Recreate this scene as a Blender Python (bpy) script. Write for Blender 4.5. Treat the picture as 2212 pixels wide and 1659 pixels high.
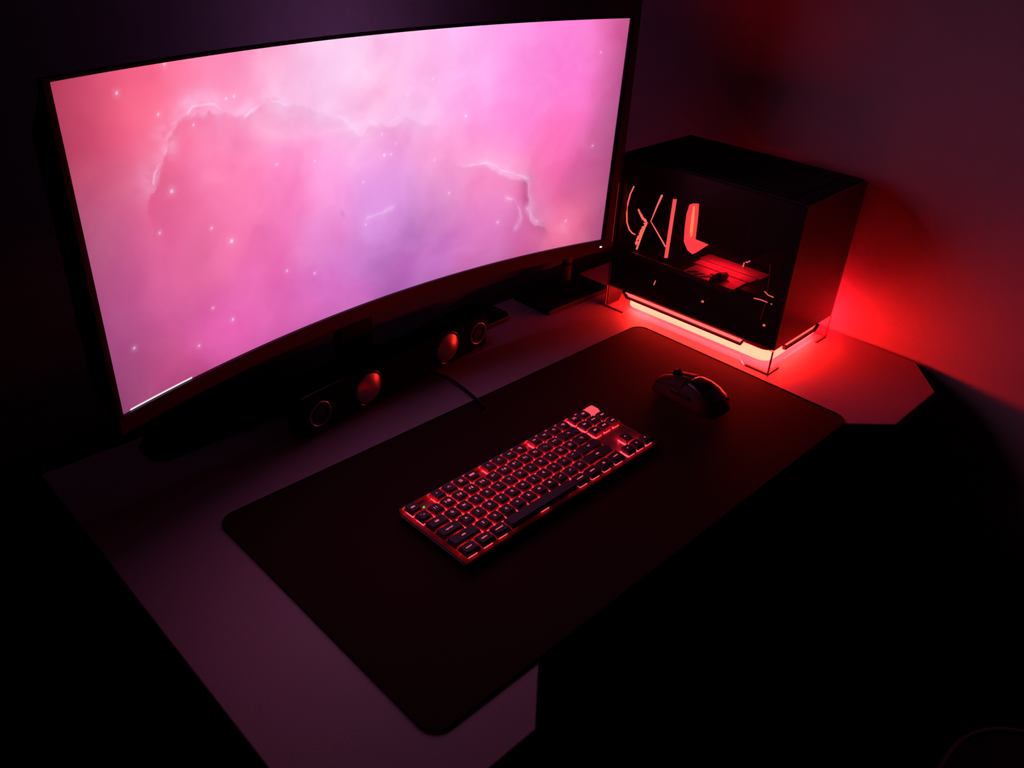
import bpy, bmesh, math
import numpy as np
from mathutils import Vector, Matrix

C = bpy.context.scene.collection
S = bpy.context.scene
for o in list(bpy.data.objects):
    bpy.data.objects.remove(o)

# ------------------------------------------------------------------ camera
cam_d = bpy.data.cameras.new('camera')
cam = bpy.data.objects.new('camera', cam_d)
C.objects.link(cam)
yaw, pit, roll, fpx = 0.80431862, 0.53887497, 0.05614689, 1804.934
fw = Vector((math.cos(pit)*math.sin(yaw), math.cos(pit)*math.cos(yaw), -math.sin(pit)))
rg = fw.cross(Vector((0, 0, 1))).normalized()
up = rg.cross(fw)
r2 = rg*math.cos(roll) + up*math.sin(roll)
u2 = -rg*math.sin(roll) + up*math.cos(roll)
M = Matrix((r2, u2, -fw)).transposed().to_4x4()
M.translation = Vector((-0.30570967, -0.36791599, 0.66047570))
cam.matrix_world = M
cam_d.sensor_width = 36
cam_d.lens = 36*fpx/2212
cam_d.clip_start = 0.01
S.camera = cam

# ------------------------------------------------------------------ world, exposure
w = bpy.data.worlds.new('world'); S.world = w
w.use_nodes = True
w.node_tree.nodes['Background'].inputs[0].default_value = (0.0, 0.0, 0.0, 1)
w.node_tree.nodes['Background'].inputs[1].default_value = 0.0
S.view_settings.view_transform = 'Standard'
S.view_settings.look = 'None'
S.view_settings.exposure = 0.0
S.view_settings.gamma = 1.0
S.view_settings.use_curve_mapping = False

SCREEN = 1.0                       # emission of the display
RED = (1.0, 0.006, 0.02)           # colour of the case lighting
UNDER = 60.0                       # strength of the led rows under the case
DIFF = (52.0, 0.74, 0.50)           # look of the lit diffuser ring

# ------------------------------------------------------------------ helpers
def nodes(m):
    m.use_nodes = True
    return m.node_tree.nodes, m.node_tree.links

def mat(name, col, rough=0.5, metal=0.0, noise=0.08, scale=60.0, bump=0.0, spec=0.5, coat=0.0):
    m = bpy.data.materials.new(name)
    n, l = nodes(m)
    b = n['Principled BSDF']
    b.inputs['Roughness'].default_value = rough
    b.inputs['Metallic'].default_value = metal
    b.inputs['Specular IOR Level'].default_value = spec
    b.inputs['Coat Weight'].default_value = coat
    tc = n.new('ShaderNodeTexCoord')
    nz = n.new('ShaderNodeTexNoise')
    nz.inputs['Scale'].default_value = scale
    nz.inputs['Detail'].default_value = 4
    l.new(tc.outputs['Object'], nz.inputs['Vector'])
    rp = n.new('ShaderNodeValToRGB')
    c0 = [max(0, c*(1-noise)) for c in col]; c1 = [min(1, c*(1+noise)) for c in col]
    rp.color_ramp.elements[0].position = 0.3; rp.color_ramp.elements[1].position = 0.7
    rp.color_ramp.elements[0].color = (*c0, 1); rp.color_ramp.elements[1].color = (*c1, 1)
    l.new(nz.outputs['Fac'], rp.inputs['Fac'])
    l.new(rp.outputs['Color'], b.inputs['Base Color'])
    if bump:
        bp = n.new('ShaderNodeBump'); bp.inputs['Strength'].default_value = bump
        bp.inputs['Distance'].default_value = 0.001
        l.new(nz.outputs['Fac'], bp.inputs['Height']); l.new(bp.outputs['Normal'], b.inputs['Normal'])
    return m

def emat(name, col, strength=1.0):
    m = bpy.data.materials.new(name)
    n, l = nodes(m)
    n.remove(n['Principled BSDF'])
    e = n.new('ShaderNodeEmission')
    e.inputs[0].default_value = (*col, 1); e.inputs[1].default_value = strength
    l.new(e.outputs[0], n['Material Output'].inputs['Surface'])
    return m

def glass(name, tint, gloss=0.06, rough=0.02, haze=0.0):
    m = bpy.data.materials.new(name)
    n, l = nodes(m)
    n.remove(n['Principled BSDF'])
    t = n.new('ShaderNodeBsdfTransparent'); t.inputs[0].default_value = (*tint, 1)
    g = n.new('ShaderNodeBsdfGlossy'); g.inputs[0].default_value = (1, 1, 1, 1); g.inputs[1].default_value = rough
    f = n.new('ShaderNodeFresnel'); f.inputs[0].default_value = 1.45
    mx = n.new('ShaderNodeMixShader')
    k = n.new('ShaderNodeMath'); k.operation = 'MULTIPLY'; k.inputs[1].default_value = gloss/0.06
    l.new(f.outputs[0], k.inputs[0]); l.new(k.outputs[0], mx.inputs[0])
    l.new(t.outputs[0], mx.inputs[1]); l.new(g.outputs[0], mx.inputs[2])
    out = mx
    if haze:
        d = n.new('ShaderNodeBsdfDiffuse'); d.inputs[0].default_value = (.9, .6, .6, 1)
        out = n.new('ShaderNodeMixShader'); out.inputs[0].default_value = haze
        l.new(mx.outputs[0], out.inputs[1]); l.new(d.outputs[0], out.inputs[2])
    l.new(out.outputs[0], n['Material Output'].inputs['Surface'])
    return m

def obj(name, bm, m, parent=None, smooth=False, bevel=0.0, seg=2, subsurf=0, mat4=None):
    me = bpy.data.meshes.new(name)
    bmesh.ops.recalc_face_normals(bm, faces=bm.faces[:])
    if smooth:
        for f in bm.faces: f.smooth = True
    bm.to_mesh(me); bm.free()
    me.materials.append(m)
    o = bpy.data.objects.new(name, me); C.objects.link(o)
    if parent is not None: o.parent = parent
    if bevel:
        b = o.modifiers.new('bevel', 'BEVEL'); b.width = bevel; b.segments = seg; b.limit_method = 'ANGLE'
    if subsurf:
        s = o.modifiers.new('sub', 'SUBSURF'); s.levels = subsurf; s.render_levels = subsurf
    if mat4 is not None: o.matrix_local = mat4
    return o

def empty(name, label, cat, loc=(0, 0, 0), rz=0.0, group=None):
    o = bpy.data.objects.new(name, None); C.objects.link(o)
    o.empty_display_size = 0.05
    o.location = loc; o.rotation_euler = (0, 0, rz)
    o['label'] = label; o['category'] = cat
    if group: o['group'] = group
    return o

def tag(o, label, cat, group=None):
    o['label'] = label; o['category'] = cat
    if group: o['group'] = group
    return o

def struct(name, bm, m):
    o = obj(name, bm, m); o['kind'] = 'structure'; return o

def abox(bm, a, b):
    """axis aligned box from corner a to corner b"""
    v = [bm.verts.new((x, y, z)) for x in (a[0], b[0]) for y in (a[1], b[1]) for z in (a[2], b[2])]
    for f in ((0, 1, 3, 2), (4, 6, 7, 5), (0, 4, 5, 1), (2, 3, 7, 6), (0, 2, 6, 4), (1, 5, 7, 3)):
        bm.faces.new([v[i] for i in f])
    return bm

def box(a, b): return abox(bmesh.new(), a, b)

def prism(bm, pts, lo, hi, ax=2):
    """extrude a polygon along axis ax between lo and hi"""
    def p3(p, h):
        q = list(p); q.insert(ax, h); return q
    A = [bm.verts.new(p3(p, lo)) for p in pts]; B = [bm.verts.new(p3(p, hi)) for p in pts]
    bm.faces.new(A); bm.faces.new(B[::-1])
    n = len(pts)
    for i in range(n): bm.faces.new((A[i], B[i], B[(i+1) % n], A[(i+1) % n]))
    return bm

def tube(bm, pts, r, n=10, caps=True):
    pts = [Vector(p) for p in pts]; rings = []
    for i, p in enumerate(pts):
        d = (pts[min(i+1, len(pts)-1)] - pts[max(i-1, 0)]).normalized()
        a = d.cross(Vector((0, 0, 1)))
        if a.length < 1e-3: a = d.cross(Vector((0, 1, 0)))
        a.normalize(); b = d.cross(a)
        rr = r[i] if isinstance(r, (list, tuple)) else r
        rings.append([bm.verts.new(p + (a*math.cos(2*math.pi*k/n) + b*math.sin(2*math.pi*k/n))*rr) for k in range(n)])
    for i in range(len(rings)-1):
        for k in range(n):
            bm.faces.new((rings[i][k], rings[i][(k+1) % n], rings[i+1][(k+1) % n], rings[i+1][k]))
    if caps:
        bm.faces.new(rings[0]); bm.faces.new(rings[-1][::-1])
    return bm

def lathe(bm, prof, n=32, mtx=None):
    """revolve (r, z) profile about z"""
    rings = []
    for r, z in prof:
        if r < 1e-6: rings.append([bm.verts.new((0, 0, z))])
        else: rings.append([bm.verts.new((r*math.cos(2*math.pi*k/n), r*math.sin(2*math.pi*k/n), z)) for k in range(n)])
    for a, b in zip(rings, rings[1:]):
        for k in range(n):
            k2 = (k+1) % n
            if len(a) == 1 and len(b) == 1: continue
            if len(a) == 1: bm.faces.new((a[0], b[k], b[k2]))
            elif len(b) == 1: bm.faces.new((a[k], a[k2], b[0]))
            else: bm.faces.new((a[k], a[k2], b[k2], b[k]))
    if mtx is not None: bmesh.ops.transform(bm, matrix=mtx, verts=bm.verts[:])
    return bm

def rrect(x0, y0, x1, y1, r, n=8):
    p = []
    for cx, cy, a0 in ((x1-r, y1-r, 0), (x0+r, y1-r, 90), (x0+r, y0+r, 180), (x1-r, y0+r, 270)):
        for k in range(n+1):
            a = math.radians(a0 + 90*k/n); p.append((cx+r*math.cos(a), cy+r*math.sin(a)))
    return p

# ------------------------------------------------------------------ materials
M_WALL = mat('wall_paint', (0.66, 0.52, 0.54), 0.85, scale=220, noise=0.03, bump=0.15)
M_WALLD = mat('darkened_wall_paint', (0.07, 0.065, 0.075), 0.9)  # walls darkened in colour to hold back red spill and bounce
M_FLOOR = mat('dark_carpet', (0.02, 0.02, 0.022), 0.95, scale=400, noise=0.4, bump=0.6)
M_CEIL = mat('ceiling_paint', (0.15, 0.15, 0.15), 0.9)
M_BASEB = mat('baseboard_paint', (0.3, 0.3, 0.3), 0.5)
M_DESK = mat('desk_laminate', (0.36, 0.26, 0.31), 0.45, scale=500, noise=0.12, bump=0.1)
M_DESKE = mat('desk_edge_band', (0.02, 0.02, 0.02), 0.5)
M_STEEL = mat('black_steel', (0.015, 0.015, 0.016), 0.45, metal=0.3)
M_PAD = mat('black_cloth', (0.024, 0.003, 0.003), 0.75, scale=900, noise=0.3, bump=0.3, spec=0.12)
M_PADE = mat('pad_rubber', (0.008, 0.008, 0.008), 0.8, spec=0.2)
M_BLK = mat('black_plastic', (0.006, 0.005, 0.007), 0.5, noise=0.15, spec=.2)
M_BEZ = mat('bezel_plastic', (0.022, 0.02, 0.026), 0.55, noise=0.1)
M_GLOSS = mat('gloss_black', (0.01, 0.01, 0.012), 0.12, coat=0.3)
M_CASE = mat('case_steel', (0.006, 0.006, 0.006), 0.6, noise=0.1, spec=.25)
M_INNER = mat('inner_steel', (0.004, 0.004, 0.004), 0.7, spec=.1)
M_SHELF = mat('shelf_steel', (0.42, 0.42, 0.42), 0.45, metal=0.2)
M_CHROME = mat('chrome', (0.6, 0.6, 0.6), 0.30, metal=1.0, noise=0.02)
M_COPPER = mat('brushed_cone', (0.50, 0.40, 0.36), 0.33, metal=0.8, noise=0.05)
M_KEY = mat('keycap_plastic', (0.045, 0.022, 0.032), 0.5, spec=.3, noise=0.1, scale=300)
M_SKIRT = mat('keycap_skirt', (0.13, 0.09, 0.11), 0.45, noise=0.1, scale=300, spec=.3)  # skirts lightened so the glow of the key LEDs reads brighter
M_KBODY = mat('keyboard_aluminium', (0.03, 0.022, 0.025), 0.45, metal=0.4)
M_MOUSE = mat('mouse_rubber', (0.030, 0.007, 0.007), 0.6, spec=.25, noise=0.1, scale=200)
M_MGLOSS = mat('mouse_gloss', (0.012, 0.005, 0.005), 0.22, spec=.5)
M_CHAIR = mat('chair_fabric', (0.05, 0.04, 0.045), 0.95, scale=300, noise=0.3, bump=0.4)
M_PIPE = mat('chair_piping', (0.30, 0.26, 0.28), 0.8)
M_PANEL = glass('tinted_glass', (0.60, 0.55, 0.55), 0.014, 0.28, 0.016)  # reddish diffuse haze imitates the reflection of the lit desk
M_CLEAR = glass('clear_acrylic', (0.95, 0.95, 0.95), 0.012, 0.2)
M_GEDGE = mat('glass_edge', (0.25, 0.02, 0.02), 0.3)
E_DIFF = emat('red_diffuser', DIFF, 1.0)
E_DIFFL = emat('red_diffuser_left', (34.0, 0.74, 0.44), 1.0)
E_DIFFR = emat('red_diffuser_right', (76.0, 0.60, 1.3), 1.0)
E_LIP = emat('red_lip_glow', (6, 0.22, 0.19), 1.0)
E_UNDER = emat('led_row_glow', (1.0, 0.06, 0.075), UNDER)
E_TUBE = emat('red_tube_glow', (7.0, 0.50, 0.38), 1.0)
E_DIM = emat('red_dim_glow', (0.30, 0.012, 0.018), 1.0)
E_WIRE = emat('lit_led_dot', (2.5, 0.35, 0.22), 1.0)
E_CAPLED = emat('key_led_lens', (180.0, 0.9, 2.2), 1.0)
E_HOUSE = emat('key_switch_glow', (1.0, 0.020, 0.035), 6.0)
E_LEG = emat('legend_glow', (1.3, 0.15, 0.19), 1.0)
E_LIGHTKEY = emat('pink_translucent_key', (1.0, 0.085, 0.12), 1.0)
E_GREEN = emat('green_led', (0.02, 1.0, 0.15), 1.0)
E_WHITE = emat('white_led', (1.0, 0.8, 0.75), 1.2)
E_ADDSTRIP = emat('added_strip_glow', (0.90, 0.28, 0.86), 44.0)

# ------------------------------------------------------------------ room (desk top is z = 0)
ZF, ZC = -0.74, 1.70
XR, YB, XL, YF = 1.078, 0.68, -2.40, -3.20
struct('floor', box((XL-.1, YF-.1, ZF-.1), (XR+.1, YB+.1, ZF)), M_FLOOR)
struct('ceiling', box((XL-.1, YF-.1, ZC), (XR+.1, YB+.1, ZC+.1)), M_CEIL)
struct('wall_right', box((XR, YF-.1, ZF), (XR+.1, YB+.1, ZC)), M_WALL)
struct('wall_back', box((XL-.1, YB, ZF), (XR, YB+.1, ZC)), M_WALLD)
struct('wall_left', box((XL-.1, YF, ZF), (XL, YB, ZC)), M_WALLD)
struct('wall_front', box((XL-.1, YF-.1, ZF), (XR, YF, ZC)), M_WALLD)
struct('baseboard_right', box((XR-.012, YF, ZF), (XR, YB, ZF+.09)), M_BASEB)
struct('baseboard_back', box((XL, YB-.012, ZF), (XR-.012, YB, ZF+.09)), M_BASEB)

# ------------------------------------------------------------------ desk
desk = empty('desk', 'long grey-topped desk with clipped corners and recessed front edge against the right wall', 'desk', (0.47, 0.28, ZF))
def W2D(p): return (p[0]-0.47, p[1]-0.28, p[2]-ZF)
outline = [(-0.060, -0.054), (0.077, -0.054), (0.141, 0.003), (0.786, 0.003), (0.848, -0.052), (0.992, -0.052), (1.066, 0.010),
           (1.066, 0.620), (-0.118, 0.620), (-0.121, 0.000)]
bm = prism(bmesh.new(), [(x-.47, y-.28) for x, y in outline], -ZF-0.018, -ZF)
obj('desk_top', bm, M_DESK, desk, bevel=0.0015)
def offs(pts, d):
    c = [(p[0], p[1]) for p in pts]; out = []
    n = len(c)
    for i in range(n):
        p0, p1, p2 = Vector(c[i-1]), Vector(c[i]), Vector(c[(i+1) % n])
        e1 = (p1-p0).normalized(); e2 = (p2-p1).normalized()
        n1 = Vector((e1.y, -e1.x)); n2 = Vector((e2.y, -e2.x))
        b = (n1+n2).normalized(); out.append(tuple(p1 + b*d/max(0.3, b.dot(n1))))
    return out
bm = bmesh.new()
oo = offs(outline, 0.0012)
A = [bm.verts.new((x-.47, y-.28, -ZF-0.0015)) for x, y in oo]; B = [bm.verts.new((x-.47, y-.28, -ZF-0.0195)) for x, y in oo]
for i in range(len(A)): bm.faces.new((A[i], B[i], B[(i+1) % len(A)], A[(i+1) % len(A)]))
obj('edge_band', bm, M_DESKE, desk)
obj('apron', abox(box(W2D((0.0, 0.08, -0.060)), W2D((0.95, 0.12, -0.020))), W2D((0.0, 0.50, -0.060)), W2D((0.95, 0.54, -0.020))), M_STEEL, desk)
for x in (0.02, 0.93):
    bm = box(W2D((x-.03, 0.24, ZF+.03)), W2D((x+.03, 0.32, -0.060)))
    abox(bm, W2D((x-.035, 0.00, ZF)), W2D((x+.035, 0.58, ZF+.03)))
    obj('leg', bm, M_STEEL, desk, bevel=0.004)

# ------------------------------------------------------------------ desk mat
matpad = empty('desk_mat', 'large black cloth desk mat with rounded corners under the keyboard and mouse', 'desk mat', (0.4017, 0.199, 0))
bm = prism(bmesh.new(), rrect(-0.4017, -0.199, 0.4017, 0.199, 0.022), 0.0004, 0.0026)
obj('cloth_surface', bm, M_PAD, matpad, bevel=0.0006)
def rim(r, ins, z):
    return rrect(-0.4017+ins, -0.199+ins, 0.4017-ins, 0.199-ins, r)
bm = bmesh.new()
p0 = rim(0.022, 0, 0); p1 = rim(0.0205, 0.0015, 0)
n = len(p0)
V = [[bm.verts.new((x, y, z)) for x, y in P] for P, z in ((p0, 0.0004), (p0, 0.0032), (p1, 0.0032), (p1, 0.0024))]
for a, b in zip(V, V[1:]):
    for i in range(n): bm.faces.new((a[i], a[(i+1) % n], b[(i+1) % n], b[i]))
obj('stitched_rim', bm, M_PADE, matpad)

# ------------------------------------------------------------------ curved monitor
MX, MY, MZ, MYAW, MT, MW, MH, MR, MRL = 0.3182, 0.4679, 0.34, 0.0168, -0.0316, 0.7872, 0.3322, 1.5, 0.0056
mon = empty('curved_monitor', 'wide curved monitor showing a pink nebula wallpaper', 'monitor', (MX, MY, 0), MYAW)
def mpos(sm, tm, d=0.0):
    """sm metres along the arc, tm metres up, d metres behind the panel"""
    a = sm/MR; R = MR + d
    lx = R*math.sin(a); ln = R*math.cos(a) - MR; lz = tm
    x = lx*math.cos(MRL) - lz*math.sin(MRL); z = lx*math.sin(MRL) + lz*math.cos(MRL)
    y2 = ln*math.cos(MT) + z*math.sin(MT); z2 = -ln*math.sin(MT) + z*math.cos(MT)
    return (x, y2, MZ + z2)
def cbox(bm, s0, s1, t0, t1, d0, d1, n=40, tap=0.0):
    rows = []
    for i in range(n+1):
        s = s0 + (s1-s0)*i/n
        rows.append([bm.verts.new(mpos(s, t, d)) for t, d in ((t0, d0), (t1, d0), (t1-tap, d1), (t0+tap, d1))])
    for a, b in zip(rows, rows[1:]):
        for k in range(4): bm.faces.new((a[k], a[(k+1) % 4], b[(k+1) % 4], b[k]))
    bm.faces.new(rows[0]); bm.faces.new(rows[-1][::-1])
    return bm
HW, HH = MW/2, MH/2
# -- the picture on the display, as colours on a fine grid
NEB = [(-0.4894, 0.4769, 205, 70, 105), (-0.4242, 0.4454, 235, 90, 125), (-0.3749, 0.4514, 255, 108, 143), (-0.397, 0.3343, 250, 95, 130), (-0.4855, 0.3527, 215, 80, 115), (-0.4659, 0.1902, 205, 85, 125), (-0.4159, 0.1856, 235, 100, 140), (-0.4933, 0.0341, 200, 95, 140), (-0.4688, -0.1181, 195, 85, 145), (-0.4907, -0.2827, 190, 90, 150), (-0.4853, -0.4559, 155, 70, 120), (-0.4467, -0.4339, 190, 80, 130), (-0.394, -0.4419, 200, 85, 140), (-0.3288, -0.4214, 235, 100, 180), (-0.3778, -0.218, 205, 90, 150), (-0.3669, -0.067, 225, 100, 155), (-0.3951, 0.03, 230, 100, 150), (-0.3051, -0.0337, 245, 115, 165), (-0.2961, 0.1148, 255, 130, 180), (-0.3467, 0.2152, 255, 130, 180), (-0.3083, 0.266, 255, 140, 190), (-0.2655, 0.3866, 255, 150, 195), (-0.3114, 0.4292, 255, 135, 180), (-0.1883, 0.4727, 255, 170, 210), (-0.0958, 0.4643, 255, 212, 246), (-0.114, 0.3811, 255, 208, 245), (-0.1791, 0.3281, 255, 180, 215), (-0.1602, 0.2001, 255, 150, 210), (-0.19, 0.056, 255, 140, 200), (-0.243, -0.0429, 250, 125, 190), (-0.2527, -0.2395, 235, 110, 180), (-0.2264, -0.4073, 230, 105, 185), (-0.1363, -0.4062, 220, 110, 195), (-0.0969, -0.3195, 210, 115, 200), (-0.129, -0.1497, 230, 130, 200), (-0.1071, 0.0126, 255, 155, 225), (-0.0786, 0.1171, 255, 175, 230), (-0.0672, 0.259, 252, 195, 235), (0.0121, 0.4255, 252, 185, 235), (-0.0317, 0.3427, 255, 180, 215), (0.0563, 0.3359, 255, 180, 230), (0.0566, 0.2192, 250, 190, 240), (0.0105, 0.0977, 255, 165, 220), (-0.0088, -0.0357, 230, 150, 225), (-0.0187, -0.1037, 220, 145, 225), (-0.0389, -0.2234, 205, 125, 205), (0.0579, -0.2004, 195, 120, 200), (0.0083, -0.3505, 190, 105, 190), (0.1096, -0.3701, 200, 115, 195), (0.1072, -0.1464, 225, 140, 200), (0.1247, 0.0368, 255, 160, 215), (0.151, 0.2096, 255, 155, 225), (0.1474, 0.3988, 255, 180, 240), (0.194, 0.4244, 250, 165, 235), (0.2434, 0.3826, 255, 145, 225), (0.2991, 0.2292, 255, 140, 220), (0.2536, 0.0897, 255, 130, 210), (0.2165, -0.0339, 255, 140, 200), (0.2619, -0.1505, 245, 130, 180), (0.3206, -0.2785, 215, 110, 170), (0.2228, -0.2592, 230, 125, 195), (0.2167, -0.4282, 215, 115, 185), (0.3046, -0.4265, 215, 100, 160), (0.3826, -0.4147, 255, 125, 170), (0.4265, -0.3857, 235, 105, 145), (0.3491, -0.1814, 245, 110, 170), (0.3629, -0.0191, 255, 115, 185), (0.4093, 0.1108, 255, 115, 200), (0.398, 0.3054, 255, 125, 215), (0.3905, 0.4344, 255, 135, 220), (0.4524, 0.4289, 240, 105, 170), (0.4862, 0.463, 215, 95, 150), (0.4891, 0.3511, 210, 95, 160), (0.4786, 0.1976, 220, 100, 165), (0.4704, -0.0041, 220, 100, 160), (0.4898, 0.0335, 190, 100, 155), (0.4732, -0.2202, 205, 95, 150), (0.485, -0.4064, 195, 95, 145)]
WISP = [[(-0.3959, 0.1734), (-0.3926, 0.2059), (-0.3826, 0.2317), (-0.3787, 0.2391)], [(-0.3787, 0.2391), (-0.3711, 0.269), (-0.3666, 0.2936), (-0.3627, 0.3184), (-0.3516, 0.3333)], [(-0.3319, 0.3474), (-0.3238, 0.3654), (-0.3086, 0.3688), (-0.2966, 0.3615), (-0.286, 0.3396)], [(-0.248, 0.3105), (-0.2246, 0.3329), (-0.2125, 0.3513), (-0.198, 0.3376), (-0.1721, 0.3079)], [(-0.1169, 0.2793), (-0.0969, 0.2535), (-0.0763, 0.2272), (-0.0556, 0.1822)], [(-0.0334, 0.2119), (-0.0204, 0.1908), (-0.0025, 0.1912), (0.0201, 0.2037)], [(0.1707, -0.033), (0.2062, -0.0342), (0.2437, -0.079), (0.2818, -0.1166), (0.3038, -0.1345), (0.3073, -0.167)], [(0.2584, -0.2051), (0.275, -0.2221), (0.29, -0.2771), (0.2946, -0.3114), (0.2853, -0.3555)], [(0.3073, -0.2733), (0.3225, -0.323), (0.3347, -0.35)], [(-0.0445, -0.1507), (-0.0239, -0.1473), (0.0094, -0.1313)]]
STARS = [(-0.4232, 0.4438, 1.2), (-0.3721, 0.1407, 1.6), (-0.2922, -0.0764, 2), (-0.2749, 0.3723, 1.2), (-0.2626, 0.3747, 1.3), (-0.2045, 0.1349, 1.2), (-0.0079, 0.079, 1.8), (0.0058, 0.0769, 1), (0.1576, 0.1721, 1.8), (0.0383, 0.2848, 1), (0.0882, 0.3282, 1.1), (-0.374, 0.3665, 1), (-0.3272, 0.3159, 0.8), (-0.3556, 0.4955, 1), (-0.2025, -0.2518, 1), (-0.1513, -0.2992, 1), (-0.3059, -0.3533, 1.2), (-0.3672, -0.3944, 1), (-0.4643, -0.2989, 1.2), (-0.3211, -0.0117, 1), (-0.1384, 0.1143, 0.8), (-0.0497, -0.0037, 1), (0.0937, 0.0188, 1), (0.127, -0.1299, 1), (0.2403, -0.3094, 1.2), (-0.0118, 0.1575, 1), (0.0152, 0.1132, 0.8), (-0.0476, -0.1713, 0.9), (0.4502, -0.0309, 1), (0.4052, -0.3709, 1), (0.4439, 0.3688, 0.9), (-0.3987, 0.0282, 0.9), (-0.336, -0.2815, 0.9)]
BLOB = [(-0.1616, 0.3805, 0.048, 0.35), (-0.0961, 0.4499, 0.048, 0.5), (0.0201, 0.2221, 0.032, 0.4), (0.0755, 0.1616, 0.028, 0.35), (-0.194, 0.3405, 0.024, 0.3), (0.2162, -0.024, 0.024, 0.35), (0.2491, -0.0849, 0.02, 0.3), (0.3941, -0.4193, 0.0144, 0.3), (0.2942, -0.1623, 0.0144, -0.45), (0.3027, -0.2393, 0.0128, -0.4), (0.3424, -0.3981, 0.0176, -0.35), (-0.0209, -0.3317, 0.048, -0.2), (0.0579, -0.22, 0.032, -0.2), (-0.0965, -0.0977, 0.0048, -0.2), (-0.2064, -0.3494, 0.04, -0.1), (-0.3378, -0.0735, 0.02, -0.12), (-0.2446, -0.0749, 0.024, -0.1)]
NX, NY = 620, 262
rng = np.random.default_rng(7)
def vnoise(X, Y, f, seed):
    r = np.random.default_rng(seed); g = r.random((80, 160))
    x = X*f; y = Y*f
    xi = np.floor(x).astype(int); yi = np.floor(y).astype(int)
    fx = x-xi; fy = y-yi; fx = fx*fx*(3-2*fx); fy = fy*fy*(3-2*fy)
    G = lambda a, b: g[b % 80, a % 160]
    return (G(xi, yi)*(1-fx)+G(xi+1, yi)*fx)*(1-fy) + (G(xi, yi+1)*(1-fx)+G(xi+1, yi+1)*fx)*fy
def fbm(X, Y, f, seed, o=5):
    s = 0; a = 0.5
    for k in range(o): s = s + a*vnoise(X, Y, f*2**k, seed+k); a *= 0.5
    return s/0.97
sx, sy = np.meshgrid(np.linspace(-.5, .5, NX+1), np.linspace(-.5, .5, NY+1), indexing='ij')
X0 = (sx+.5)*MW; Y0 = (sy+.5)*MH                      # metres on the panel
wx = (fbm(X0, Y0, 10, 11)-.5)*0.06; wy = (fbm(X0, Y0, 10, 31)-.5)*0.06
col = np.zeros(sx.shape+(3,)); wt = np.zeros(sx.shape)
for s, t, r, g, b in NEB:
    c = (np.array([r, g, b])/255.0)**2.2
    d2 = (X0+wx-(s+.5)*MW)**2 + (Y0+wy-(t+.5)*MH)**2
    k = np.exp(-d2/(2*0.030**2)) + 1e-7/(d2+1e-4)
    col += k[..., None]*c; wt += k
col /= wt[..., None]
cl = fbm(X0+wx, Y0+wy, 14, 51, 6)-.5
rd = 1-np.abs(2*fbm(X0+1.7*wx, Y0+1.7*wy, 11, 121, 6)-1)
fine = fbm(X0+1.2*wx, Y0+1.2*wy, 32, 141, 5)-.5
col *= np.stack([1+.14*cl+.10*(rd-.75)+.05*fine, 1+.40*cl+.30*(rd-.75)+.22*fine, 1+.22*cl+.16*(rd-.75)+.10*fine], -1)
wisp = np.zeros(sx.shape)
for L in WISP:
    P = [np.array([(a+.5)*MW, (b+.5)*MH]) for a, b in L]
    jx = (fbm(X0, Y0, 60, 71, 3)-.5)*0.006; jy = (fbm(X0, Y0, 60, 81, 3)-.5)*0.006
    best = np.full(sx.shape, 9.0)
    for a, b in zip(P, P[1:]):
        ab = b-a; tt = np.clip(((X0+jx-a[0])*ab[0]+(Y0+jy-a[1])*ab[1])/(ab@ab), 0, 1)
        best = np.minimum(best, np.hypot(X0+jx-a[0]-ab[0]*tt, Y0+jy-a[1]-ab[1]*tt))
    far = .013 if P[0][0] < .44*MW else .005; amp = .40 if P[0][0] < .44*MW else .22
    wisp = np.maximum(wisp, 0.45*np.exp(-(best/0.0010)**2)*np.clip(3*fbm(X0, Y0, 70, 61, 4)-.9, 0, 1) + amp*np.exp(-(best/far)**2)*np.clip(3*fbm(X0+wx, Y0+wy, 38, 161, 5)-1.15, 0, 1))
RIDGES = [[(-.3959, .1734), (-.3926, .2059), (-.3787, .2391), (-.3666, .2936), (-.3516, .3333), (-.33, .347), (-.3086, .3688), (-.286, .34), (-.25, .31), (-.2246, .333), (-.2125, .3513), (-.1721, .3079), (-.1169, .2793), (-.0763, .2272), (-.0556, .1822), (-.0334, .2), (0, .19), (.03, .2), (.075, .17)],
          [(.1707, -.033), (.2062, -.0342), (.2437, -.079), (.2818, -.1166), (.3038, -.1345), (.3073, -.167), (.3225, -.323), (.3347, -.35)]]
for L in RIDGES:
    jx = (fbm(X0, Y0, 40, 171, 5)-.5)*0.022; jy = (fbm(X0, Y0, 40, 181, 5)-.5)*0.022
    best = np.full(sx.shape, 9.0); side = np.zeros(sx.shape)
    P = [np.array([(a+.5)*MW, (b+.5)*MH]) for a, b in L]
    for a, b in zip(P, P[1:]):
        ab = b-a; tt = np.clip(((X0+jx-a[0])*ab[0]+(Y0+jy-a[1])*ab[1])/(ab@ab), 0, 1)
        d = np.hypot(X0+jx-a[0]-ab[0]*tt, Y0+jy-a[1]-ab[1]*tt)
        cr = ab[0]*(Y0+jy-a[1])-ab[1]*(X0+jx-a[0])
        side = np.where(d < best, cr, side); best = np.minimum(best, d)
    md = .45+1.1*np.clip(fbm(X0+wx, Y0+wy, 24, 191, 5)-.3, 0, 1)
    wisp = wisp + np.where(side > 0, .34*np.exp(-best/.016), .34*np.exp(-best/.0018))*md
    col *= (1-np.where(side <= 0, .08*np.exp(-best/.02), 0))[..., None]
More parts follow.
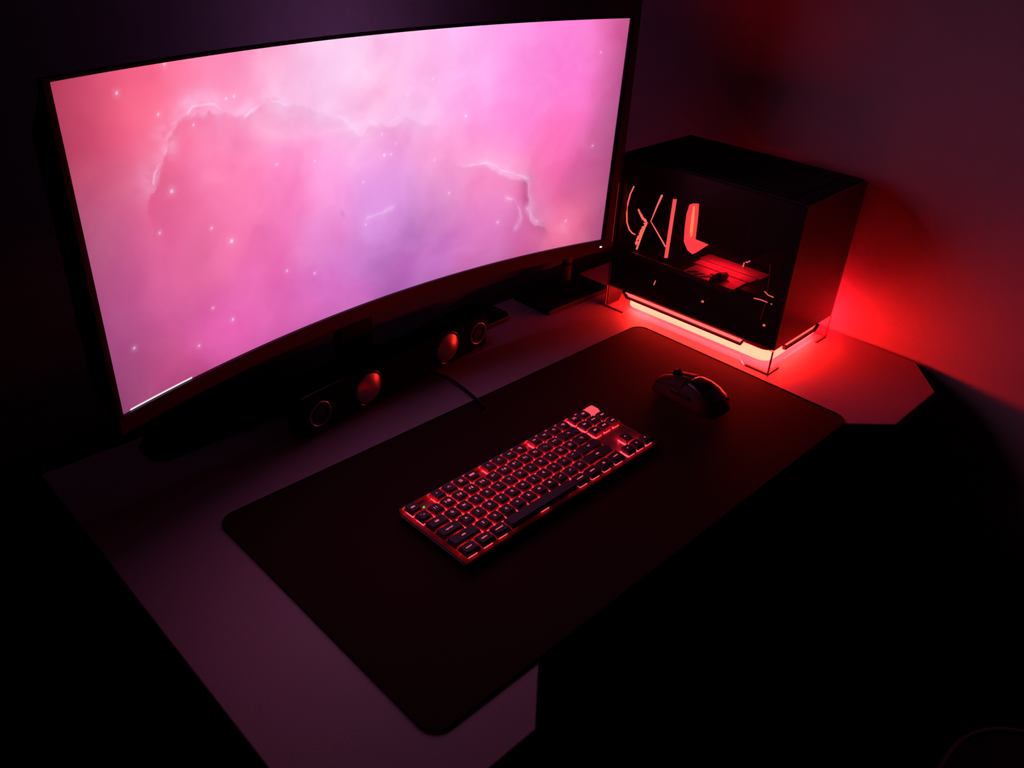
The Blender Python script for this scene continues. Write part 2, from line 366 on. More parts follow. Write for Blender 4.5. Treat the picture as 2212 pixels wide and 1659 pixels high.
for s, t, r, a in BLOB:
    d = np.hypot(X0+wx-(s+.5)*MW, Y0+wy-(t+.5)*MH)/(r*MW)
    m_ = np.exp(-d*d/1.2)*(0.55+1.3*np.clip(fbm(X0+wx, Y0+wy, 45, 91, 4)-.28, 0, 1))
    if a > 0: wisp = wisp + a*0.55*m_
    else: col *= (1+a*0.75*m_)[..., None]
white = np.array([1.0, 0.66, 0.95])
wisp = np.clip(wisp, 0, .85)[..., None]
col = col*(1-wisp) + white*wisp
for s, t, m_ in STARS:
    d = np.hypot(X0-(s+.5)*MW, Y0-(t+.5)*MH)
    k = np.clip(np.exp(-(d/(0.0009*m_))**2) + 0.12*np.exp(-(d/(0.0035*m_))**2), 0, 1)[..., None]
    col = col*(1-k) + np.array([1.0, .72, 1.0])*k
rimd = np.minimum(np.minimum(X0*1.0, (MW-X0)*1.2), Y0*1.6+.02)
col *= (0.70+0.30*np.clip(rimd/.07, 0, 1)**.7)[..., None]  # screen edge dimming painted into the picture colours
barm = (sy < -0.4935) & (sx > -0.4873) & (sx < -0.3856)
col[barm] = (1.0, 0.82, 0.92)
verts = [mpos(a*MW, b*MH, 0.0) for a, b in zip(sx.ravel(), sy.ravel())]
me = bpy.data.meshes.new('screen')
idx = np.arange((NX+1)*(NY+1)).reshape(NX+1, NY+1)
faces = np.stack([idx[:-1, :-1], idx[1:, :-1], idx[1:, 1:], idx[:-1, 1:]], -1).reshape(-1, 4)
me.vertices.add(len(verts)); me.vertices.foreach_set('co', np.array(verts, dtype=np.float32).ravel())
me.loops.add(faces.size); me.loops.foreach_set('vertex_index', faces.ravel().astype(np.int32))
me.polygons.add(len(faces)); me.polygons.foreach_set('loop_start', np.arange(0, faces.size, 4, dtype=np.int32))
me.update(calc_edges=True)
ca = me.color_attributes.new('picture', 'FLOAT_COLOR', 'POINT')
cc = np.ones((len(verts), 4), dtype=np.float32); cc[:, :3] = np.clip(col, 0, 1).reshape(-1, 3)
ca.data.foreach_set('color', cc.ravel())
m = bpy.data.materials.new('display_picture'); nn, ll = nodes(m)
nn.remove(nn['Principled BSDF'])
at = nn.new('ShaderNodeAttribute'); at.attribute_name = 'picture'
em = nn.new('ShaderNodeEmission'); em.inputs[1].default_value = SCREEN
ll.new(at.outputs['Color'], em.inputs[0]); ll.new(em.outputs[0], nn['Material Output'].inputs['Surface'])
me.materials.append(m)
scr = bpy.data.objects.new('screen', me); C.objects.link(scr); scr.parent = mon
# -- housing
bm = cbox(bmesh.new(), -HW-.007, HW+.007, -HH-.022, HH+.003, 0.0012, 0.006)
cbox(bm, -HW-.004, HW+.004, -HH-.018, HH-.002, 0.006, 0.034, tap=.045)
obj('back_housing', bm, M_BLK, mon)
bm = cbox(bmesh.new(), -HW-.007, HW+.007, -HH-.021, -HH-.0004, -0.003, 0.0012)
obj('lower_bezel', bm, M_BEZ, mon)
for nm, a in (('side_bezel', (-HW-.007, -HW-.0004)), ('side_bezel', (HW+.0004, HW+.007))):
    obj(nm, cbox(bmesh.new(), a[0], a[1], -HH-.0004, HH+.004, -0.002, 0.0012, n=2), M_BLK, mon)
obj('top_bezel', cbox(bmesh.new(), -HW-.0004, HW+.0004, HH+.0004, HH+.003, -0.001, 0.0012), M_BLK, mon)
obj('power_led', cbox(bmesh.new(), .5036*MW-.0055, .5036*MW-.0015, -.5348*MH-.0012, -.5348*MH+.0010, -0.0038, -0.0028, n=2), E_WHITE, mon)
# -- stand
bm = box((-.03, .085, .010), (.03, .105, .30))
abox(bm, (-.05, .034, .22), (.05, .086, .32))
obj('stand_neck', bm, M_BLK, mon, bevel=0.004)
bm = prism(bmesh.new(), rrect(-.315, .082, .330, .148, .02), 0.0, 0.010)
obj('stand_base', bm, M_BLK, mon, bevel=0.002)
# -- added glow strip, imitating lens bloom on the wall above the monitor
obj('added_glow_strip', cbox(bmesh.new(), 0.0, .15, HH-.060, HH-.050, 0.0345, 0.037, n=12), E_ADDSTRIP, mon)

# ------------------------------------------------------------------ computer case
PX, PY, PR, PW, PD, PH = 0.8278, 0.1523, 0.0234, 0.2046, 0.3378, 0.2838
pc = empty('computer_case', 'compact black computer case with glass side standing on glowing red base', 'computer', (PX, PY, 0), PR)
B0 = 0.042
bm = bmesh.new()
abox(bm, (0.004, 0.004, PH-.012), (PW-.004, PD-.002, PH))              # top
abox(bm, (0.004, 0.004, B0), (PW-.004, PD-.002, B0+.006))             # bottom
abox(bm, (PW-.008, 0.004, B0+.006), (PW-.004, PD-.002, PH-.012))      # right
abox(bm, (0.004, PD-.008, B0+.006), (PW-.008, PD-.002, PH-.012))      # rear
abox(bm, (0.004, 0.004, B0+.006), (PW-.008, 0.020, PH-.012))          # front wall
obj('case_shell', bm, M_CASE, pc, bevel=0.0015)
bm = box((0.012, 0.030, PH), (PW-.012, PD-.02, PH+.0015))
for k in range(14):
    y = 0.05 + k*0.019; abox(bm, (0.03, y, PH+.0015), (PW-.03, y+.008, PH+.0022))
obj('top_vent', bm, M_CASE, pc)
# glass sheets with an arch cut between the feet
def arch(L, lo, a0, a1, b1, b0, ztop):
    return [(0, 0), (a0, 0), (a1, lo), (b1, lo), (b0, 0), (L, 0), (L, ztop), (0, ztop)]
def rect2(z0, z1, L): return [(0, z0), (L, z0), (L, z1), (0, z1)]
for x in (0.0, PW-.003):
    obj('side_skirt', prism(bmesh.new(), arch(PD, .012, .045, .058, .297, .309, B0), x, x+.003, ax=0), M_CLEAR, pc)
sp = obj('side_glass', prism(bmesh.new(), rect2(B0+.0003, PH-.004, PD), 0.0, 0.003, ax=0), M_PANEL, pc)
sp['label'] = 'tinted glass side panel facing the keyboard'
obj('side_glass', prism(bmesh.new(), rect2(B0+.0003, PH-.004, PD), PW-.003, PW, ax=0), M_PANEL, pc)
obj('front_panel', prism(bmesh.new(), [(0.003, B0+.001), (PW-.003, B0+.001), (PW-.003, PH-.002), (0.003, PH-.002)], 0.0, 0.004, ax=1),
    mat('front_gloss', (0.04, 0.02, 0.02), 0.32, coat=0.2), pc, bevel=0.0008)
obj('front_skirt', prism(bmesh.new(), [(0.003, 0), (.038, 0), (.047, .013), (.155, .013), (.170, 0), (PW-.003, 0), (PW-.003, B0), (0.003, B0)], 0.0, 0.003, ax=1), M_CLEAR, pc)
obj('rear_skirt', prism(bmesh.new(), [(0.003, 0), (.038, 0), (.047, .013), (.155, .013), (.170, 0), (PW-.003, 0), (PW-.003, B0), (0.003, B0)], PD-.003, PD, ax=1), M_CASE, pc)  # made opaque to block the ring's light at the rear
# dark rubber feet and vertical glass edges at the four corners
for cx, cy, sx_, sy_ in ((0, 0, 1, 1), (PW, 0, -1, 1), (0, PD, 1, -1), (PW, PD, -1, -1)):
    x0, x1 = sorted((cx, cx+.036*sx_)); y0, y1 = sorted((cy, cy+.042*sy_))
    bm = box((x0, min(cy, cy+.003*sy_), 0), (x1, max(cy, cy+.003*sy_), .0022))
    abox(bm, (min(cx, cx+.003*sx_), y0, 0), (max(cx, cx+.003*sx_), y1, .0022))
    obj('foot', bm, M_GEDGE, pc)
    xa, xb = sorted((cx-.0003*sx_, cx+.0018*sx_)); ya, yb = sorted((cy-.0003*sy_, cy+.0018*sy_))
    obj('corner_edge', box((xa, ya, .002), (xb, yb, B0)), M_GEDGE, pc)
# glowing ring between the body and the desk
def ring(bm, ins, th, z0, z1, r=.02):
    o_ = rrect(ins, ins, PW-ins, .312-ins, r); i_ = rrect(ins+th, ins+th, PW-ins-th, .312-ins-th, max(.003, r-th))
    n = len(o_)
    V = [[bm.verts.new((x, y, z)) for x, y in P] for P, z in ((o_, z0), (o_, z1), (i_, z1), (i_, z0))]
    for k in range(4):
        a, b = V[k], V[(k+1) % 4]
        for j in range(n): bm.faces.new((a[j], a[(j+1) % n], b[(j+1) % n], b[j]))
    return bm
o = obj('light_ring', ring(bmesh.new(), .012, .004, .013, .034), E_DIFF, pc)
o['label'] = 'peach-red glowing diffuser ring'
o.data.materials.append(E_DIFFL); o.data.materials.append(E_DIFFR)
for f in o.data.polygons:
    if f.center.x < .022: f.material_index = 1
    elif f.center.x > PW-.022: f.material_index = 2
obj('ring_collar', ring(bmesh.new(), .010, .008, .034, B0, .018), mat('collar_plastic', (0.30, 0.18, 0.18), 0.4), pc)
obj('led_rows', ring(bmesh.new(), .020, .006, .026, .028, .014), E_UNDER, pc)
obj('base_plate', prism(bmesh.new(), rrect(.018, .018, PW-.018, PD-.018, .012), .0285, .0300), M_INNER, pc)
# lips under the side glass and the front: bright slot with a dark rail below
for (a, b, ax, pos) in ((.053, .300, 0, -.0012), (.038, .156, 1, -.0012)):
    outer = [(a, B0-.001), (a+.004, .0315), (b-.008, .0315), (b+.002, B0-.001), (b-.001, B0-.001), (b-.010, .0340), (a+.006, .0340), (a+.003, B0-.001)]
    obj('lip_rail', prism(bmesh.new(), outer, pos-.0004, .0045, ax=ax), M_CASE, pc)
    slot = [(a+.004, B0-.002), (a+.0065, .0345), (b-.0105, .0345), (b-.002, B0-.002)]
    obj('lip_glow', prism(bmesh.new(), slot, .0035, .0042, ax=ax), E_LIP, pc)
# interior
def ip(p, a=.02): return (a, p[0], p[1])
obj('motherboard_tray', box((0.150, 0.03, B0+.01), (0.155, PD-.012, PH-.015)), M_INNER, pc)
obj('graphics_card', abox(box((0.05, 0.10, 0.150), (0.148, 0.30, 0.158)), (0.06, 0.11, 0.143), (0.14, 0.29, 0.150)), M_BLK, pc, bevel=.001)
obj('radiator', abox(box((0.02, 0.03, PH-.045), (0.14, 0.17, PH-.014)), (0.03, 0.025, 0.19), (0.14, 0.10, PH-.05)), M_BLK, pc, bevel=.001)
# shelf above the power supply, with slots and holes
bm = box((0.008, 0.094, 0.114), (0.052, 0.192, 0.1155))
abox(bm, (0.055, 0.090, 0.114), (0.078, 0.200, 0.1155)); abox(bm, (0.081, 0.086, 0.114), (0.112, 0.205, 0.1155))
sh = obj('shelf_plate', bm, M_SHELF, pc)
sh['label'] = 'grey steel shelf plate catching the red light'
obj('shelf_front_lip', box((0.0055, 0.094, 0.108), (0.008, 0.300, 0.1165)), mat('lip_steel', (0.25, 0.25, 0.25), 0.4, metal=0.5), pc)
obj('power_supply_cover', abox(box((0.026, 0.030, B0+.008), (0.148, 0.300, 0.1125)), (0.012, 0.20, 0.1125), (0.148, 0.300, 0.1145)), M_BLK, pc, bevel=.001)
bm = bmesh.new()
for k in range(3):
    bm = bmesh.new(); prism(bm, [(.012, .186-k*.013), (.012, .179-k*.013), (.026, .171-k*.013), (.026, .178-k*.013)], .1156, .1162); obj('shelf_slot', bm, M_BLK, pc)
for c_ in ((.030, .118), (.034, .150)): obj('shelf_hole', prism(bmesh.new(), [(c_[0]+.0032*math.cos(q*math.pi/5), c_[1]+.0036*math.sin(q*math.pi/5)) for q in range(10)], .1156, .1162), M_BLK, pc)
bm = tube(bmesh.new(), [(.040, .128, .120), (.020, .130, .1225), (.008, .133, .119), (.0065, .140, .104), (.0065, .150, .078)], [.006, .007, .006, .003, .002], 8)
obj('cable_connector', bm, M_BLK, pc, smooth=True)
# lit tubes, fan rim and cable seen through the glass
arcp = [(0.3196, 0.2258), (0.3252, 0.2111), (0.3280, 0.1932), (0.3276, 0.1764), (0.3250, 0.1605), (0.318, 0.1486), (0.3104, 0.1442), (0.3045, 0.1437)]
obj('fan_rim_light', tube(bmesh.new(), [ip(p, .02) for p in arcp], .0011, 8), E_TUBE, pc, smooth=True)
zig = [(0.3038, 0.1891), (0.3014, 0.1847), (0.2976, 0.1815), (0.2942, 0.1769), (0.2846, 0.1732), (0.288, 0.1632), (0.2924, 0.1533), (0.2957, 0.1437), (0.2986, 0.1342), (0.3004, 0.1234)]
bm = bmesh.new()
pts = []
for i, (a, b) in enumerate(zip(zig, zig[1:])):
    for k in range(4):
        t = k/4; wob = .0011*(-1)**(k + i)
        pts.append((.02, a[0]*(1-t)+b[0]*t+wob, a[1]*(1-t)+b[1]*t))
obj('braided_cable', tube(bm, pts, [.0008 + .0007*((i*7) % 3 == 0) + .0012*min(1, i/14) for i in range(len(pts))], 6), E_TUBE, pc)  # light on the cable is given as emission
obj('light_tube', tube(bmesh.new(), [ip(p) for p in [(0.2822, 0.1727), (0.2899, 0.1498), (0.2972, 0.1185)]], [.0006, .0016, .0016], 8), E_TUBE, pc, smooth=True)
obj('light_tube', tube(bmesh.new(), [ip(p) for p in [(0.2608, 0.2259), (0.2671, 0.2066), (0.2758, 0.176)]], [.0018, .0014, .0006], 8), E_TUBE, pc, smooth=True)
obj('light_tube', tube(bmesh.new(), [ip(p) for p in [(0.2758, 0.176), (0.2574, 0.1586), (0.2391, 0.141)]], [.0006, .0010, .0012], 8), E_TUBE, pc, smooth=True)
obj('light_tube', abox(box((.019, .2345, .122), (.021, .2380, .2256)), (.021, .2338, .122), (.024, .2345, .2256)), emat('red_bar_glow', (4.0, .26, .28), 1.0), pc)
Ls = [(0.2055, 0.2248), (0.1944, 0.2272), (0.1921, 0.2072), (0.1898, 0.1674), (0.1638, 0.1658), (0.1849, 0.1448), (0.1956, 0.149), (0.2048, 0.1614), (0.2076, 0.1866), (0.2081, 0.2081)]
# lit cover, its light put into emission, plus an added strip for the brighter edge
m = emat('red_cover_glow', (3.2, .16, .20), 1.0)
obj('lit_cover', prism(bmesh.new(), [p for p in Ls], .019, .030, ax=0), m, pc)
obj('bright_edge', prism(bmesh.new(), [(.1946, .225), (.1922, .205), (.1902, .176), (.1930, .172), (.1962, .182), (.1978, .205), (.1975, .225)], .0182, .0189, ax=0), emat('orange_edge_glow', (4.5, .85, .32), 1.0), pc)
for p in ((.1504, .0703), (.0338, .0706), (.0297, .1099), (.0300, .1218)):
    big = .0024 if p[1] < .08 else .0013
    obj('indicator_led', tube(bmesh.new(), [(.0195, p[0]-big*.7, p[1]), (.0195, p[0]+big*.7, p[1]+.0002)], big*.8, 8), E_WIRE, pc, smooth=True)
obj('indicator_led', tube(bmesh.new(), [ip((0.249, 0.0746)), ip((0.2513, 0.066))], .0011, 8), E_WIRE, pc, smooth=True)
obj('lit_wire', tube(bmesh.new(), [ip(p) for p in [(0.0459, 0.1261), (0.0381, 0.1221), (0.0298, 0.1218)]], .0009, 8), E_WIRE, pc, smooth=True)  # wires carry the light on them as emission
obj('lit_wire', tube(bmesh.new(), [ip(p) for p in [(0.0608, 0.1087), (0.0479, 0.1104), (0.0373, 0.1101)]], .0010, 8), E_WIRE, pc, smooth=True)
obj('lit_wire', tube(bmesh.new(), [(.10, .131, .118), (.10, .130, .126)], .0013, 8), E_WIRE, pc, smooth=True)
obj('glass_edge_glint', tube(bmesh.new(), [ip(p, .006) for p in [(0.040, 0.178), (0.036, 0.150), (0.034, 0.1083), (0.036, 0.084)]], .0003, 6), E_DIM, pc)  # reflection along the glass edge, drawn as a dim emissive line
obj('glass_edge_glint', tube(bmesh.new(), [(.0, .3372, .231), (.0, .3372, .125)], .0004, 6), E_DIM, pc)
# added glow bar under the graphics card to light the shelf red
o = obj('added_glow_bar', box((.070, .11, .1405), (.080, .19, .1425)), emat('added_bar_glow', RED, 70), pc)

# ------------------------------------------------------------------ keyboard
KX, KY, KR = 0.16568, 0.25480, 0.01262
U = .01905
KZ = 0.0032
kb = empty('keyboard', 'compact dark keyboard glowing red between its keys on the desk mat', 'keyboard', (KX, KY, KZ), KR)
KWd, KDp = 18.25*U, 6*U
bm = prism(bmesh.new(), rrect(-.0055, -KDp-.0045, KWd+.0055, .0035, .006, 5), 0.0012, 0.0088)
obj('keyboard_body', bm, M_KBODY, kb, bevel=.0012)
for x in (.02, KWd-.06):
    for y in (-.012, -KDp+.004): obj('rubber_foot', box((x, y-.006, 0), (x+.04, y+.002, .0014)), M_PADE, kb)
obj('switch_plate', box((-.0030, -KDp-.002, .0086), (KWd+.003, .0015, .0094)), mat('plate_dark', (.05, .04, .04), .5, spec=.2), kb)
obj('led_light_block', box((-.0035, .0015, .0086), (KWd+.0035, .0031, .0142)), M_KBODY, kb)  # added strip blocking key LED light from the mat behind
CAP_T = .0190
def keycap(wu):
    bm = bmesh.new()
    w = wu*U
    def rr(dx, dyf, dyb, z, r):
        return [bm.verts.new((x, y, z)) for x, y in rrect(dx, -U+dyf, w-dx, -dyb, r, 3)]
    A = [rr(.0008, .0008, .0008, .0142, .0016), rr(.0014, .0018, .0012, .0165, .0018), rr(.0024, .0034, .0020, .0184, .0020), rr(.0030, .0042, .0025, CAP_T, .0020)]
    n = len(A[0])
    for a, b in zip(A, A[1:]):
        for i in range(n): bm.faces.new((a[i], a[(i+1) % n], b[(i+1) % n], b[i]))
    bm.faces.new(A[-1]); bm.faces.new(A[0][::-1])
    return bm
capmesh = {}
def capm(wu):
    if wu not in capmesh:
        me = bpy.data.meshes.new('keycap'); b = keycap(wu); bmesh.ops.recalc_face_normals(b, faces=b.faces[:]); b.to_mesh(me); b.free()
        me.materials.append(M_KEY); me.materials.append(M_SKIRT)
        for f in me.polygons:
            if abs(f.normal.z) < .9 and f.center.z < CAP_T-.0004: f.material_index = 1
        capmesh[wu] = me
    return capmesh[wu]
swm = {}
def swmesh(wu):
    """housing, stem and the led lens behind it; two materials"""
    if wu in swm: return swm[wu]
    bm = bmesh.new(); cx = wu*U/2
    abox(bm, (cx-.0066, -U+.0034, .0094), (cx+.0066, -.0040, .0128))
    abox(bm, (cx-.0030, -U+.0060, .0128), (cx+.0030, -.0070, .0141))
    if wu >= 2:
        for dx in (-.0119 if wu < 3 else -.05, .0119 if wu < 3 else .05): abox(bm, (cx+dx-.002, -U+.006, .0094), (cx+dx+.002, -.008, .0138))
    nf = len(bm.faces)
    abox(bm, (cx-.0040, -.0017, .0094), (cx+.0040, -.0004, .0122))
    bmesh.ops.recalc_face_normals(bm, faces=bm.faces[:])
    bm.faces.ensure_lookup_table()
    for i, f in enumerate(bm.faces): f.material_index = 1 if i >= nf else 0
    me = bpy.data.meshes.new('switch'); bm.to_mesh(me); bm.free()
    me.materials.append(E_HOUSE); me.materials.append(E_CAPLED)
    swm[wu] = me
    return me
def legend_mesh(txt, size, lines=1):
    cu = bpy.data.curves.new('legend', 'FONT'); cu.body = txt; cu.size = size
    cu.align_x = 'CENTER'; cu.align_y = 'CENTER'; cu.resolution_u = 2; cu.offset = size*0.018
    cu.extrude = .00005
    t = bpy.data.objects.new('tmp_text', cu); C.objects.link(t)
    bpy.context.view_layer.update()
    me = bpy.data.meshes.new_from_object(t.evaluated_get(bpy.context.evaluated_depsgraph_get()))
    bpy.data.objects.remove(t); bpy.data.curves.remove(cu)
    me.materials.clear(); me.materials.append(E_LEG)
    return me
def key(x, row, wu, txt):
    y = -row*U
    k = bpy.data.objects.new('key', capm(wu)); C.objects.link(k); k.parent = kb; k.location = (x*U, y, 0)
    s = bpy.data.objects.new('switch', swmesh(wu)); C.objects.link(s); s.parent = k
    if txt:
        size = .0046 if len(txt) <= 3 else .0033
        if len(txt) > 6: size = .0029
        lm = legend_mesh(txt, size)
        l = bpy.data.objects.new('legend', lm); C.objects.link(l); l.parent = k
        l.location = (wu*U/2 - .0008, -U*0.46, CAP_T+.00012)
    return k
rows = []
key(0, 0, 1, 'esc')
fr = ['*', '-*-', '[]]', '###', '.*.', ':*:', '<<', '>||', '>>', '<x', '<)', '<))']
for i in range(12): key(2+i+(i//4)*.5, 0, 1, fr[i])
key(15.25, 0, 1, '[+]'); key(16.25, 0, 1, '(o)')
lk = key(17.25, 0, 1, '')
lk.data = lk.data.copy(); lk.data.materials.clear(); lk.data.materials.append(E_LIGHTKEY); lk.data.materials.append(E_LIGHTKEY)
lk['label'] = 'glowing pink key at the far corner'
for i, t in enumerate(['` ~', '1 !', '2 @', '3 #', '4 $', '5 %', '6 ^', '7 &', '8 *', '9 (', '0 )', '- _', '= +']): key(i, 1, 1, t)
key(13, 1, 2, '<-')
for i, t in enumerate(['ins', 'home', 'pgup']): key(15.25+i, 1, 1, t)
key(0, 2, 1.5, 'tab')
for i, t in enumerate(list('QWERTYUIOP')+['[ {', '] }']): key(1.5+i, 2, 1, t)
key(13.5, 2, 1.5, '\\ |')
for i, t in enumerate(['del', 'end', 'pgdn']): key(15.25+i, 2, 1, t)
key(0, 3, 1.75, 'caps lock')
for i, t in enumerate(list('ASDFGHJKL')+['; :', "' \""]): key(1.75+i, 3, 1, t)
key(12.75, 3, 2.25, '<-\'')
key(0, 4, 2.25, 'shift')
for i, t in enumerate(list('ZXCVBNM')+[', <', '. >', '/ ?']): key(2.25+i, 4, 1, t)
key(12.25, 4, 2.75, 'shift'); key(16.25, 4, 1, '^')
for i, t in enumerate(['control', 'option', 'command']): key(i*1.25, 5, 1.25, t)
key(3.75, 5, 6.25, '')
for i, t in enumerate(['command', 'option', 'fn', 'control']): key(10+i*1.25, 5, 1.25, t)
for i, t in enumerate(['<', 'v', '>']): key(15.25+i, 5, 1, t)
g = obj('green_indicator', lathe(bmesh.new(), [(0, .0112), (.0010, .0108), (.0013, .0094)], 14, Matrix.Translation((1.32*U, -.50*U, 0))), E_GREEN, kb, smooth=True)

# ------------------------------------------------------------------ mouse
ms = empty('computer_mouse', 'black contoured computer mouse on the mat between keyboard and computer', 'mouse', (0.661, 0.184, 0.0028), math.radians(-2))
ms.scale = (.94, .95, .96)
st_ = [  # y, left half width, right half width, height of top at centre, tilt
    (.064, .020, .024, .014), (.060, .029, .031, .021), (.050, .033, .035, .027), (.035, .034, .037, .0325), (.018, .033, .038, .0375),
    (.000, .034, .040, .0405), (-.015, .036, .041, .0400), (-.030, .037, .040, .0360), (-.043, .034, .036, .0290), (-.053, .027, .029, .0205), (-.059, .017, .019, .0110)]
prof = [(-1.0, 0.02), (-1.03, 0.22), (-.97, .45), (-.82, .72), (-.58, .91), (-.30, .99), (0, 1.0), (.32, .965), (.62, .85), (.86, .62), (.99, .35), (1.03, .15), (1.0, 0.02)]
bm = bmesh.new(); R_ = []
for y, lw, rw, h in st_:
    R_.append([bm.verts.new((px*(lw if px < 0 else rw), y, .0008+pz*h)) for px, pz in prof])
for a, b in zip(R_, R_[1:]):
    for k in range(len(prof)-1): bm.faces.new((a[k], a[k+1], b[k+1], b[k]))
    bm.faces.new((a[-1], a[0], b[0], b[-1]))
bm.faces.new(R_[0]); bm.faces.new(R_[-1][::-1])
obj('mouse_body', bm, M_MOUSE, ms, smooth=True, subsurf=2)
def msurf(u, y, lift=.0008):
    """point on the mouse top; u in -1..1 across"""
    for (a, b) in zip(st_, st_[1:]):
        if b[0] <= y <= a[0]:
            t = (a[0]-y)/(a[0]-b[0]); lw, rw, h = [a[i]*(1-t)+b[i]*t for i in (1, 2, 3)]
            break
    px = [p[0] for p in prof[2:-2]]; pz = [p[1] for p in prof[2:-2]]
    z = float(np.interp(u, px, pz))
    return (u*(lw if u < 0 else rw), y, .0008+z*h*.975+lift)
def patch(u0, u1, y0, y1, nu=8, ny=12, lift=.0008):
    bm = bmesh.new(); G = [[bm.verts.new(msurf(u0+(u1-u0)*i/nu, y0+(y1-y0)*j/ny, lift)) for j in range(ny+1)] for i in range(nu+1)]
    for i in range(nu):
        for j in range(ny): bm.faces.new((G[i][j], G[i+1][j], G[i+1][j+1], G[i][j+1]))
    return bm
for u0, u1 in ((-.80, -.13), (.13, .80)):
    o = obj('click_button', patch(u0, u1, .006, .059), M_MOUSE, ms, smooth=True)
    so = o.modifiers.new('thick', 'SOLIDIFY'); so.thickness = .0016; so.offset = 0
o = obj('palm_shell', patch(-.62, .86, -.050, .003, 10, 14, .0007), M_MGLOSS, ms, smooth=True)
so = o.modifiers.new('thick', 'SOLIDIFY'); so.thickness = .0012; so.offset = 0
rm = Matrix.Translation((0, .034, .0335)) @ Matrix.Rotation(math.pi/2, 4, 'Y')
obj('scroll_wheel', lathe(bmesh.new(), [(0, -.0035), (.0075, -.0035), (.0088, -.002), (.0088, .002), (.0075, .0035), (0, .0035)], 24, rm), M_BLK, ms, smooth=False)
for y in (.012, -.008):
    bm = box((-.0365, y-.008, .0215), (-.0325, y+.008, .0265))
    obj('thumb_button', bm, M_MGLOSS, ms, bevel=.001)

# ------------------------------------------------------------------ soundbar
ax_, ay_ = 0.165, 0.466; bx_, by_ = 0.548, 0.512
L_ = math.hypot(bx_-ax_, by_-ay_); SR = math.atan2(by_-ay_, bx_-ax_)
sb = empty('soundbar', 'black desk soundbar with round driver cones under the monitor', 'soundbar', (ax_, ay_, 0), SR)
HS = .066
bm = prism(bmesh.new(), rrect(0, 0, L_, .042, .014, 5), .004, HS)
obj('soundbar_body', bm, mat('grille_cloth', (0.003, 0.003, 0.003), 0.9, scale=700, bump=.4, spec=.05), sb, bevel=.004)
for x in (.04, L_-.07): obj('rubber_foot', box((x, .01, 0), (x+.03, .036, .0045)), M_PADE, sb)
FRm = Matrix.Rotation(math.pi/2, 4, 'X')           # z of the lathe points to -y
for cx in (.118, L_-.102):
    mm = Matrix.Translation((cx, 0.001, .036)) @ FRm
    obj('cone_surround', lathe(bmesh.new(), [(.0245, 0), (.0255, .0035), (.0270, .0035), (.0285, 0)], 40, mm), M_GLOSS, sb, smooth=True)
    pr = [(0, .0125)] + [(.0235*k/24, .0125*math.cos(math.pi/2*k/24*.92) + (.0007 if k % 2 else 0)) for k in range(1, 25)] + [(.0245, 0)]
    c_ = obj('driver_cone', lathe(bmesh.new(), pr, 40, mm), M_COPPER, sb, smooth=True)
for cx in (.030, L_-.030):
    mm = Matrix.Translation((cx, 0.0005, .034)) @ FRm
    rg_ = obj('end_ring', lathe(bmesh.new(), [(.0165, 0), (.0172, .0020), (.0182, .0020), (.0190, 0)], 40, mm), M_CHROME, sb, smooth=True)
    obj('passive_cone', lathe(bmesh.new(), [(0, .0005), (.006, .001), (.012, .0002), (.0165, .0012)], 32, mm), M_GLOSS, sb, smooth=True)
obj('edge_highlight', box((0.004, .0045, HS-.0004), (.078, .0065, HS+.0008)), M_CHROME, sb)  # highlight on the left top edge, made as a bright strip

# cable from the soundbar to the mat
cb = obj('audio_cable', tube(bmesh.new(), [(.415, .500, .003), (.424, .470, .0028), (.420, .430, .0028), (.4155, .4005, .0028), (.413, .396, .0045), (.405, .37, .0048)], .0026, 8), M_PADE, smooth=True)
tag(cb, 'thin black cable running from the soundbar onto the desk mat', 'cable')

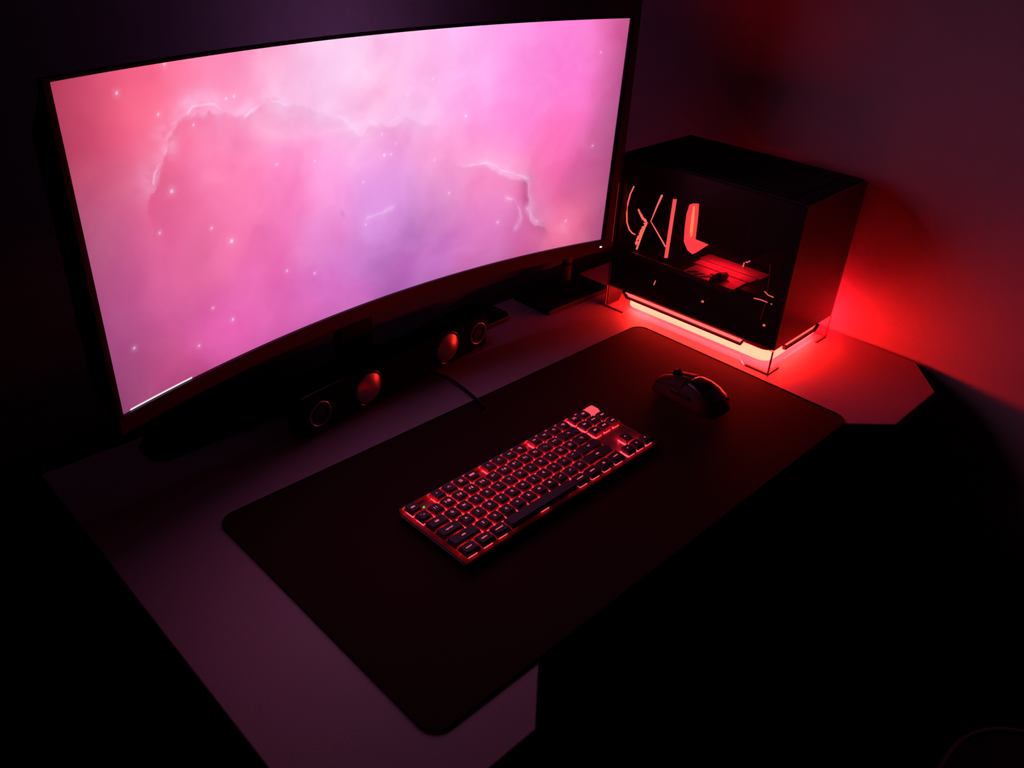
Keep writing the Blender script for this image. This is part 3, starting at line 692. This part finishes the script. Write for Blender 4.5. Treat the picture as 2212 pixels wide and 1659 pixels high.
# ------------------------------------------------------------------ headphone stand behind the monitor's right end
hs = empty('headphone_stand', 'dark square-based stand with shiny pole beside the computer', 'stand', (0.79, 0.572, 0), 0.0)
obj('stand_base', prism(bmesh.new(), rrect(-.085, -.048, .085, .046, .006), 0, .010), M_CASE, hs, bevel=.0015)
obj('pole', tube(bmesh.new(), [(.046, .030, .009), (.046, .030, .27)], .0085, 20), mat('satin_metal', (.75, .72, .72), .3, metal=.4), hs, smooth=True)
obj('pole_collar', tube(bmesh.new(), [(.046, .030, .040), (.046, .030, .046)], .0095, 20), M_BLK, hs)
obj('hanger', tube(bmesh.new(), [(.046, .030, .262), (.046, .02, .275), (.046, -.03, .277), (.046, -.045, .285)], .008, 14), M_BLK, hs, smooth=True)

# ------------------------------------------------------------------ chair at the right of the recess
ch = empty('desk_chair', 'dark fabric desk chair seat with pale piping at the lower right', 'chair', (0.50, -0.56, ZF), math.radians(0))
sh_ = rrect(-.27, -.26, .27, .26, .13, 8)
ZS = .44
bm = prism(bmesh.new(), sh_, ZS-.09, ZS)
obj('seat', bm, M_CHAIR, ch, bevel=.02, seg=4)
pipe = [(x, y, ZS+.001) for x, y in rrect(-.262, -.252, .262, .252, .124, 8)]; pipe.append(pipe[0])
obj('seat_piping', tube(bmesh.new(), pipe, .0028, 8, caps=False), M_PIPE, ch, smooth=True)
bm = prism(bmesh.new(), rrect(-.24, ZS+.10, .24, ZS+.62, .10, 8), -.33, -.26, ax=1)
obj('backrest', bm, M_CHAIR, ch, bevel=.02, seg=4)
obj('back_bracket', box((-.03, -.345, ZS-.12), (.03, -.33, ZS+.30)), M_STEEL, ch)
obj('seat_bracket', box((-.03, -.345, ZS-.13), (.03, .05, ZS-.09)), M_STEEL, ch)
obj('gas_column', tube(bmesh.new(), [(0, 0, .08), (0, 0, ZS-.12)], .028, 16), M_STEEL, ch, smooth=True)
bm = bmesh.new()
for k in range(5):
    a = 2*math.pi*k/5; tube(bm, [(0, 0, .09), (.28*math.cos(a), .28*math.sin(a), .065)], [.03, .018], 8)
obj('star_base', bm, M_STEEL, ch)
for k in range(5):
    a = 2*math.pi*k/5
    obj('caster', tube(bmesh.new(), [(.28*math.cos(a)-.015*math.sin(a), .28*math.sin(a)+.015*math.cos(a), .027), (.28*math.cos(a)+.015*math.sin(a), .28*math.sin(a)-.015*math.cos(a), .027)], .027, 16), M_BLK, ch)
